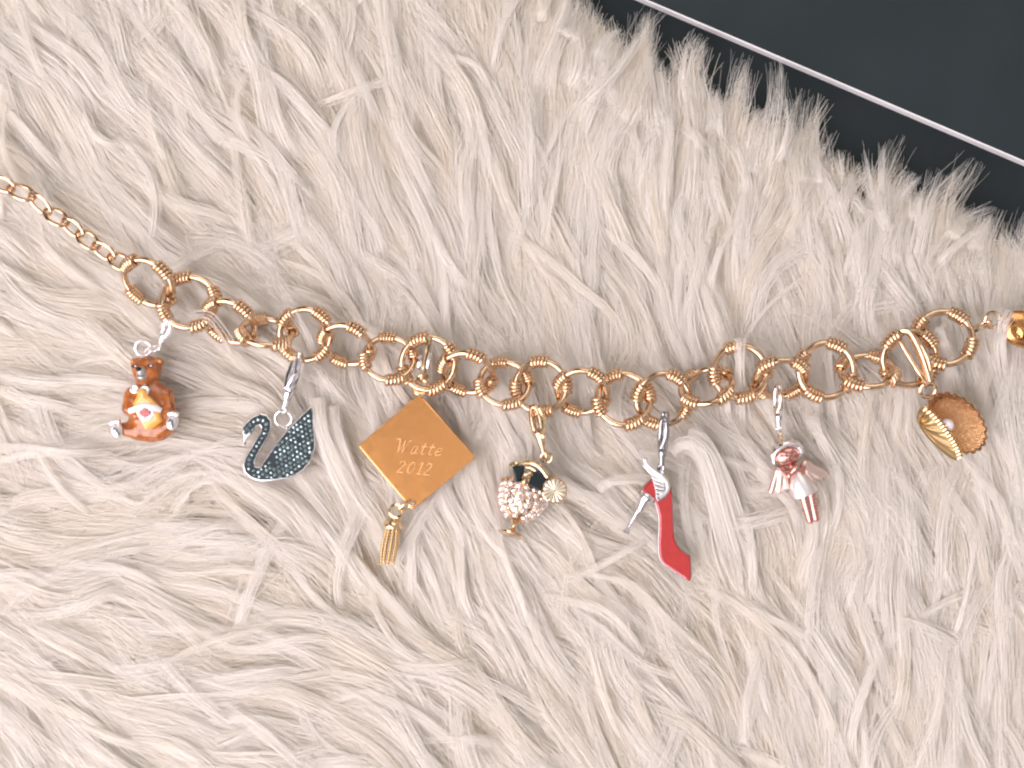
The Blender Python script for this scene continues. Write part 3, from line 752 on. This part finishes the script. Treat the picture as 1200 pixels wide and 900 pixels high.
wing([((941, 542, za + 2), (966, 556, za), 4.0, 2.8), ((939, 545, za + 3), (957, 558.5, za + 1), 4.2, 4.0), ((938, 548, za + 2), (949.5, 561, za + 1), 3.8, 3.8)])
dress = [(0, 5.5), (3, 8.0), (12, 12.5), (22, 15.5), (27, 16.6), (27.6, 15.6), (25.5, 13)]
dd = v(940, 580, za + 1) - v(930, 554, za + 3)
mb = MB(); mb.lathe(dress, v(930, 552.5, za + 4), dd, 36); ang.part('dress', mb, M['satin_silver'])
mb = MB(); mb.tube([v(912.5, 516.5, za + 5), v(910.5, 510.5, za + 8)], 1.2); mb.ring(v(910.2, 508, za + 9), 3.6, 1.2, (0, 1, 0), (.4, 0, .9)); ang.part('loop', mb, M['pale_gold'])
clasp(ang, v(907, 450, ZC + 5), v(908.5, 503, za + 11), 15, M['silver'], 1.15, 3.6, mlever=M['rose_gold'])

# ------------------------------------------------------------------ shell charm
sh = Thing('shell_charm', 'gold open clam shell charm holding a white pearl', 'charm', 1105, 500, 36, 'charms on the bracelet')
zq = 42
def valve(c, e1, e2, e3, a, b, depth, nrip, rip, zrip, name, m, pw=1):
    nu, nv = 132, 12; V = []; F = []
    e1, e2, e3 = [np.asarray(q, float) / np.linalg.norm(q) for q in (e1, e2, e3)]
    for t in (0, 1):
        for i in range(nv + 1):
            u = i / nv
            for k in range(nu):
                th = 2 * PI * k / nu; cr = math.cos(nrip * th)
                R = u * (1 + rip * cr * u * u)
                dz = -depth * (1 - u ** 2.2) + zrip * cr * u ** pw
                V.append(np.asarray(c) - e1 * a * .62 * (1 - u) + e1 * a * R * math.cos(th) + e2 * b * R * math.sin(th) + e3 * (dz - (2.0 if t else 0)))
    N = (nv + 1) * nu
    for i in range(nv):
        for k in range(nu):
            l = (k + 1) % nu
            q = (i * nu + k, i * nu + l, (i + 1) * nu + l, (i + 1) * nu + k)
            F.append(q[::-1]); F.append(tuple(N + j for j in q))
    for k in range(nu):
        l = (k + 1) % nu
        F.append((nv * nu + k, nv * nu + l, N + nv * nu + l, N + nv * nu + k))
    mb = MB(); mb.add(V, F); return sh.part(name, mb, m)
d1 = np.array([.66, -.75, 0.0]); d1 /= np.linalg.norm(d1); p1 = np.array([d1[1], -d1[0], 0]) * -1   # p1 points to the upper right
valve(v(1114, 495, zq + 13), d1, p1 * .96 + np.array([0, 0, .22]), np.cross(d1, p1 * .96 + np.array([0, 0, .22])), 40, 26.5, 19, 22, .035, .6, 'upper_valve', M['glitter_gold'], 6)
mb = MB()
T = np.linspace(0, 2 * PI, 132, endpoint=False)
e2 = p1 * .96 + np.array([0, 0, .22]); e2 /= np.linalg.norm(e2)
mb.tube([v(1114, 495, zq + 13.4) + d1 * 40 * (1 + .035 * math.cos(22 * t)) * math.cos(t) + e2 * 26.5 * (1 + .035 * math.cos(22 * t)) * math.sin(t) for t in T], 1.5, True, 6); sh.part('valve_rim', mb, M['rose_gold'])
d2 = v(1118, 538, 0) - v(1074, 476, 0); d2 /= np.linalg.norm(d2); pl = -np.array([-d2[1], d2[0], 0])     # pl points lower left
if pl[0] > 0: pl = -pl
ey = np.array([0, 0, 1.0]) * .975 - pl * .22
ez = np.cross(d2, ey)
if ez.dot(pl) > 0: ez = -ez
valve(v(1096.5, 507, zq + 9), d2, ey, ez, 37, 17, 12, 28, .03, 2.0, 'lower_valve', M['shell_gold'], .7)
for k in range(17):
    t = -.92 + 1.84 * k / 16
    c = v(1096.5, 507, zq + 9) + d2 * 37 * t + ey * 17 * math.sqrt(max(0, 1 - t * t))
    mb = MB(); mb.tube([c + ez * 3.0 - ey * .2, c - ez * .5 + ey * .6, c - ez * 4 - ey * 1.2], [1.4, 2.0, 1.3], False, 6); sh.part('tooth', mb, M['pale_gold'])
mb = MB(); mb.ellipsoid(v(1102, 497.5, zq + 17), (7.6, 7.6, 7.6), 0, 28, 18); sh.part('pearl', mb, M['pearl'])
mb = MB(); mb.ring(v(1081, 457, zq + 12), 9, 2.3, (1, 0, 0), (0, .9, .42)); sh.part('jump_ring', mb, M['rose_gold'])
mb = MB(); mb.tube(spline([v(1046, 396, ZC + 2), v(1049, 390, ZC + 8), v(1056, 391, ZC + 12), v(1064, 405, ZC + 13), v(1073, 425, ZC + 11), v(1081, 446, ZC + 5)], 40), 5.0, False, 10, .7); ck = sh.part('clasp', mb, M['rose_gold'])
mb = MB(); mb.tube(spline([v(1050, 389, ZC + 8), v(1060, 394, ZC + 13), v(1072, 410, ZC + 14), v(1080, 428, ZC + 12), v(1082, 445, ZC + 5)], 40), 3.2, False, 10, .8); sh.part('lever', mb, M['rose_gold'], ck)
mb = MB(); mb.tube(spline([v(1047, 397, ZC + 1), v(1055, 412, ZC + 4), v(1066, 432, ZC + 7), v(1078, 447, ZC + 5)], 30), 2.8, False, 10, .8); sh.part('hook_arm', mb, M['rose_gold'], ck)
mb = MB(); mb.ring(v(1082, 449, ZC), 6.2, 2.2, (.9, .3, 0), (0, .4, .9)); sh.part('clasp_eye', mb, M['rose_gold'], ck)

# ------------------------------------------------------------------ the fur rug
rug = Thing('fur_rug', 'shaggy ivory faux fur rug under the bracelet', 'rug', 600, 450, 0)
EDGE = np.array([(470, -200), (570, -60), (640, 12), (725, 84), (832, 134), (950, 196), (1040, 232), (1115, 268), (1200, 322), (1330, 390), (1500, 475)], float)
def edge_y(x): return np.interp(x, EDGE[:, 0], EDGE[:, 1])   # rug lies below this line in the picture
bpoly = [tuple(p) for p in EDGE + np.array([-4, 12])] + [(1500, 1300), (-350, 1300), (-350, -200)]
mb = MB(); mb.plate(bpoly, -16, -1, 2); rug.part('backing', mb, M['backing'])

FLOW = [(50, 50, 125), (200, 200, 128), (100, 300, 142), (350, 100, 112), (400, 250, 122), (500, 150, 112), (600, 250, 95), (700, 150, 75), (650, 40, 92), (800, 200, 88), (900, 250, 85),
        (950, 150, 72), (1100, 230, 72), (1000, 320, 100), (1150, 330, 92), (250, 400, 150), (100, 450, 158), (60, 560, 172), (200, 560, 188), (130, 650, 176), (300, 620, 168), (250, 750, 178),
        (80, 800, 158), (80, 870, 130), (400, 800, 172), (380, 560, 138), (450, 620, 105), (520, 680, 112), (600, 760, 122), (480, 800, 150), (700, 640, 138), (680, 850, 122), (800, 750, 130),
        (760, 620, 142), (850, 640, 118), (900, 750, 108), (950, 680, 70), (1000, 820, 98), (1100, 700, 102), (1180, 820, 94), (1150, 600, 105), (1050, 560, 118), (900, 560, 145), (600, 500, 108),
        (750, 560, 140), (950, 500, 108), (300, 300, 136), (560, 560, 105), (650, 400, 98), (720, 350, 105), (830, 370, 95), (480, 380, 105), (1150, 460, 105)]
FL = np.array(FLOW, float); FA = np.radians(FL[:, 2])
def flow(x, y):
    d2_ = (x[..., None] - FL[:, 0]) ** 2 + (y[..., None] - FL[:, 1]) ** 2
    w_ = 1.0 / (d2_ + 35.0 ** 2) ** 1.6
    a = np.arctan2((w_ * np.sin(FA)).sum(-1), (w_ * np.cos(FA)).sum(-1))
    return a + .20 * np.sin(x / 41 + 1.3 * np.sin(y / 63)) * np.sin(y / 52 + 1.1 * np.sin(x / 71)) + .08 * np.sin(x / 19 + y / 37 + 2 * np.sin(y / 90))

# where the jewellery presses the pile down
G = 4.0
gx0, gy0 = -360.0, -320.0
gw, gh = 480, 440
capmap = np.full((gh, gw), 400.0)
GX, GY = np.meshgrid(gx0 + G * np.arange(gw), gy0 + G * np.arange(gh))
def press(x, y, r, z, slope=.55):
    global capmap
    d = np.sqrt((GX - x) ** 2 + (GY - y) ** 2) - r
    capmap = np.minimum(capmap, z + np.maximum(d, 0) * slope)
for (px, py, tilt, off, R) in LINKS:
    low = ZC - R * math.sin(math.radians(abs(tilt))) - 8
    press(px, py, 31, max(27, min(low + 4, 44)))
for p in J: press(p[0], p[1], 12, 38)
for p in ((1150, 386, 12, 42), (1190, 385, 22, 40), (1165, 375, 12, 42)): press(*p)
for p in ((175, 430, 20, 30), (178, 480, 30, 28), (145, 501, 12, 36), (208, 492, 12, 38), (178, 408, 14, 38), (198, 392, 12, 44),
          (345, 520, 22, 34), (330, 545, 18, 34), (305, 552, 16, 34), (303, 500, 18, 34), (300, 530, 14, 34), (362, 490, 10, 34), (338, 490, 14, 38), (346, 450, 14, 40), (352, 425, 12, 44),
          (490, 530, 46, 30), (490, 490, 26, 34), (490, 570, 26, 34), (530, 532, 24, 34), (450, 524, 26, 34), (466, 598, 16, 38), (460, 620, 16, 34), (458, 645, 14, 34), (456, 664, 9, 36), (494, 450, 12, 42),
          (615, 580, 32, 22), (620, 552, 24, 34), (600, 622, 20, 34), (650, 572, 16, 44), (632, 505, 14, 44), (640, 532, 10, 46),
          (768, 570, 18, 36), (756, 545, 12, 40), (778, 610, 13, 34), (780, 640, 14, 34), (796, 660, 16, 34), (750, 595, 10, 34), (740, 612, 8, 36), (775, 520, 14, 42), (775, 495, 12, 46),
          (920, 532, 22, 32), (932, 562, 26, 34), (906, 565, 12, 36), (960, 555, 10, 38), (948, 595, 14, 36), (908, 480, 12, 42),
          (1114, 495, 38, 26), (1130, 512, 20, 32), (1095, 512, 22, 30), (1085, 500, 18, 30), (1108, 530, 14, 34), (1082, 460, 14, 42)): press(*p)
def cap_at(x, y):
    i = np.clip(((y - gy0) / G).astype(int), 0, gh - 1); j = np.clip(((x - gx0) / G).astype(int), 0, gw - 1)
    return capmap[i, j]

def smooth_noise(n, T, amp):
    c = rng.normal(0, amp, (n, 4))
    t = np.linspace(0, 3, T); i = np.minimum(t.astype(int), 2); f_ = t - i; f_ = f_ * f_ * (3 - 2 * f_)
    return c[:, i] * (1 - f_) + c[:, i + 1] * f_

T_ = 9
tt = np.linspace(0, 1, T_)
def make_locks(x, y, th, L, h, width, K, curl, taper, z_root=0.0, flat=.3, stray=.1):
    """x,y,th,... arrays of locks -> hair points (n*K, T_, 3) in px space"""
    n = len(x)
    PX = np.zeros((n, T_)); PY = np.zeros((n, T_)); A = np.zeros((n, T_))
    PX[:, 0], PY[:, 0] = x, y
    jit = th - flow(x, y)
    wob = smooth_noise(n, T_, 1.0) * np.radians(5)
    for i in range(1, T_):
        a = flow(PX[:, i - 1], PY[:, i - 1]) + jit + curl * (tt[i] - .25) * 1.0 + wob[:, i]
        A[:, i - 1] = a
        PX[:, i] = PX[:, i - 1] + np.cos(a) * L / (T_ - 1); PY[:, i] = PY[:, i - 1] - np.sin(a) * L / (T_ - 1)
    A[:, -1] = A[:, -2]
    rise = np.where(tt < .38, 1 - (1 - tt / .38) ** 2, 1 - .45 * ((tt - .38) / .62) ** 1.5)
    Z = z_root + h[:, None] * rise[None]
    prof = np.interp(tt, [0, .3, .7, 1], [1, .9, .6, .16])
    u = np.clip(rng.normal(0, .82, (n, K)), -2.2, 2.2)
    w2 = rng.normal(0, 1, (n, K))
    pr_ = 1 + (prof[None, :] - 1) * taper[:, None]
    off = u[:, :, None] * (width * .5)[:, None, None] * pr_[:, None, :]
    # single hairs wander
    c1 = rng.normal(0, 1, (n, K, 1)); c2 = rng.normal(0, 1, (n, K, 1)); p_ = rng.uniform(0, 6.28, (n, K, 1))
    off = off + c1 * .85 * np.sin(tt * 4 + p_) + c2 * 3.0 * tt ** 2
    st = (rng.random((n, K, 1)) < stray) * rng.normal(0, 13, (n, K, 1))
    off = off + st * tt ** 1.6
    zo = w2[:, :, None] * (width * .5 * flat)[:, None, None] * pr_[:, None, :] + np.abs(st) * .35 * tt
    lenf = np.clip(1 - np.abs(rng.normal(0, .17, (n, K))), .45, 1)
    # resample along the lock for hair length
    ti = lenf[:, :, None] * tt * (T_ - 1)
    i0 = np.minimum(ti.astype(int), T_ - 2); fr = ti - i0
    ar = np.arange(n)[:, None, None]
    def smp(Q): return Q[ar, i0] * (1 - fr) + Q[ar, i0 + 1] * fr
    X = smp(PX); Y = smp(PY); ZZ = smp(Z); AA = smp(A)
    X = X + np.sin(AA) * off; Y = Y + np.cos(AA) * off
    ZZ = ZZ + zo
    return np.stack([X, Y, ZZ], -1).reshape(n * K, T_, 3)

hairs = []; tones = []
def scatter(sp, x0=-160, x1=1360, y0=-120, y1=1080):
    gx_, gy_ = np.meshgrid(np.arange(x0, x1, sp), np.arange(y0, y1, sp))
    x = gx_.ravel() + rng.uniform(-.6, .6, gx_.size) * sp; y = gy_.ravel() + rng.uniform(-.6, .6, gx_.size) * sp
    m = y > edge_y(x) + 14
    return x[m], y[m]
def near_edge(x, y, L):
    """locks rooted at the rim of the rug are trimmed and stand up a little"""
    d = (y - edge_y(x)) * .88
    return np.minimum(L, np.maximum(d, 0) * .92 + rng.uniform(12, 46, len(x)) + (rng.random(len(x)) < .16) * rng.uniform(20, 75, len(x)))
rads = []
def layer(sp, jit, wild, wildamp, L, h, width, K, curl, taper, z0, flat, stray, r, tone=0.0):
    x, y = scatter(sp); n = len(x)
    th = flow(x, y) + rng.normal(0, jit, n) + (rng.random(n) < wild) * rng.normal(0, wildamp, n)
    q = make_locks(x, y, th, near_edge(x, y, rng.uniform(*L, n)), rng.uniform(*h, n), rng.uniform(*width, n), K, rng.normal(0, curl, n), rng.uniform(*taper, n), z0, flat, stray)
    hairs.append(q); rads.append(rng.uniform(*r, len(q))); tones.append(np.clip(np.repeat(tone + rng.normal(0, .16, n), K), 0, 1))
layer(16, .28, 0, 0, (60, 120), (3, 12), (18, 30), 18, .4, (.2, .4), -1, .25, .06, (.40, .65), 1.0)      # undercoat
layer(16, .14, .03, .6, (140, 260), (5, 19), (13, 30), 50, .34, (.2, .85), 0, .16, .12, (.20, .34), .3)   # main locks
layer(27, .17, .08, .6, (150, 270), (11, 30), (7, 22), 58, .55, (.3, .95), 0, .18, .12, (.18, .32), .0)   # locks on top
layer(85, .4, .3, .6, (120, 240), (18, 36), (5, 12), 26, .8, (.4, .9), 0, .14, .12, (.18, .30), .0)       # thin stray wisps
H = np.concatenate(hairs)
R_ = np.concatenate(rads); TN = np.concatenate(tones)
thin = [(438, 650, 15), (424, 642, 10), (305, 605, 9), (232, 607, 9), (868, 785, 14), (852, 765, 9), (912, 695, 8), (704, 318, 9), (762, 352, 8), (484, 262, 9), (540, 150, 8), (572, 312, 9), (1062, 545, 8),
        (640, 858, 10), (150, 705, 8), (370, 30, 10), (975, 330, 8), (1010, 225, 8), (345, 470, 9), (240, 520, 8), (700, 620, 8), (1090, 640, 8), (560, 700, 7), (290, 745, 9), (1030, 850, 8)]
keep = np.ones(len(H), bool)
for (sx, sy, sr) in thin:
    dmin = ((H[..., 0] - sx) ** 2 + (H[..., 1] - sy) ** 2).min(1)
    keep &= ~((dmin < (sr * rng.uniform(.75, 1.35, len(H))) ** 2) & (rng.random(len(H)) < .965))
H = H[keep]; R_ = R_[keep]; TN = TN[keep]
cp = cap_at(H[..., 0], H[..., 1]) - rng.uniform(0, 7, (len(H), 1))
H[..., 2] = np.where(H[..., 2] > cp, np.maximum(cp, 2) + .06 * np.maximum(H[..., 2] - cp, 0), H[..., 2])

# single locks that lie over the jewellery or stand out
over = [  # points (px, py, z), width, hairs
 ([(875, 560, -2), (870, 500, 16), (868, 462, 40), (867, 430, 62), (866, 404, 66), (866, 396, 62)], 9, 20),
 ([(860, 540, -2), (850, 470, 28), (852, 450, 40), (847, 428, 44), (845, 420, 44)], 5, 16),
 ([(300, 450, -2), (280, 425, 14), (264, 396, 44), (246, 373, 66), (232, 371, 64), (222, 376, 56)], 9, 9),
 ([(390, 480, -2), (374, 440, 20), (366, 410, 44), (356, 385, 60), (344, 364, 66)], 9, 13),
 ([(1130, 530, -2), (1118, 470, 20), (1112, 430, 38), (1106, 404, 48), (1098, 384, 50)], 10, 44),
 ([(1188, 500, -2), (1178, 440, 22), (1174, 410, 44), (1176, 382, 62), (1184, 364, 64)], 9, 22),
 ([(880, 720, -2), (858, 650, 18), (842, 590, 38), (830, 548, 48), (816, 524, 50), (798, 521, 46), (786, 530, 38)], 13, 90),
 ([(890, 690, -2), (866, 630, 18), (850, 575, 38), (836, 540, 44), (822, 515, 46), (806, 508, 42)], 12, 70),
 ([(840, 640, -2), (800, 600, 12), (770, 566, 22), (735, 562, 40), (712, 566, 42), (700, 574, 32)], 7, 16),
 ([(450, 660, -2), (424, 605, 16), (400, 560, 34), (382, 520, 42), (374, 490, 44), (372, 466, 38)], 11, 60),
 ([(460, 650, -2), (432, 595, 16), (410, 548, 32), (393, 505, 38), (388, 476, 34)], 11, 56),
 ([(1010, 600, -2), (990, 562, 14), (972, 530, 34), (958, 505, 40), (950, 486, 36)], 9, 40),
]
for pts, wd, K in over:
    P = spline([(p[0], p[1], p[2]) for p in pts], 60)
    P = P[np.linspace(0, len(P) - 1, T_).astype(int)]
    Tn = np.gradient(P, axis=0); nn = np.stack([-Tn[:, 1], Tn[:, 0]], 1); nn /= np.linalg.norm(nn, axis=1)[:, None]
    K = int(K * 1.5); u = np.clip(rng.normal(0, 1, (K, 1)), -2, 2) * wd * .5; prof = np.interp(tt, [0, .4, .8, 1], [1.3, .95, .5, .2])
    o_ = u * prof + rng.normal(0, 1, (K, 1)) * 4.2 * tt ** 2 + .8 * np.sin(tt * 5 + rng.uniform(0, 6, (K, 1)))
    Q = np.repeat(P[None], K, 0).copy()
    Q[..., 0] += nn[:, 0] * o_; Q[..., 1] += nn[:, 1] * o_; Q[..., 2] += rng.normal(0, 1, (K, 1)) * wd * .12
    H = np.concatenate([H, Q])

k_ = (DC - H[..., 2]) / DC
Wd = np.stack([(H[..., 0] - 600) * k_ * U, (450 - H[..., 1]) * k_ * U, H[..., 2] * U], -1).astype(np.float32)
Wd = Wd - np.array(rug.o.location, dtype=np.float32)
hc = bpy.data.hair_curves.new('fur')
hc.add_curves([T_] * len(Wd))
hc.position_data.foreach_set('vector', Wd.reshape(-1))
ra = hc.attributes.get('radius') or hc.attributes.new('radius', 'FLOAT', 'POINT')
R_ = np.concatenate([R_, rng.uniform(.26, .42, len(Wd) - len(R_))])
rad = (R_[:, None] * np.interp(tt, [0, .6, 1], [1, .9, .35])[None]) * U
ta_ = hc.attributes.new('tone', 'FLOAT', 'CURVE')
ta_.data.foreach_set('value', np.concatenate([TN, np.zeros(len(Wd) - len(TN))]).astype(np.float32))
ra.data.foreach_set('value', rad.astype(np.float32).reshape(-1))
hc.materials.append(M['fur'])
fo = bpy.data.objects.new('fur', hc)
scene.collection.objects.link(fo)
fo.parent = rug.o; fo['kind'] = 'stuff'
print('hairs', len(Wd))
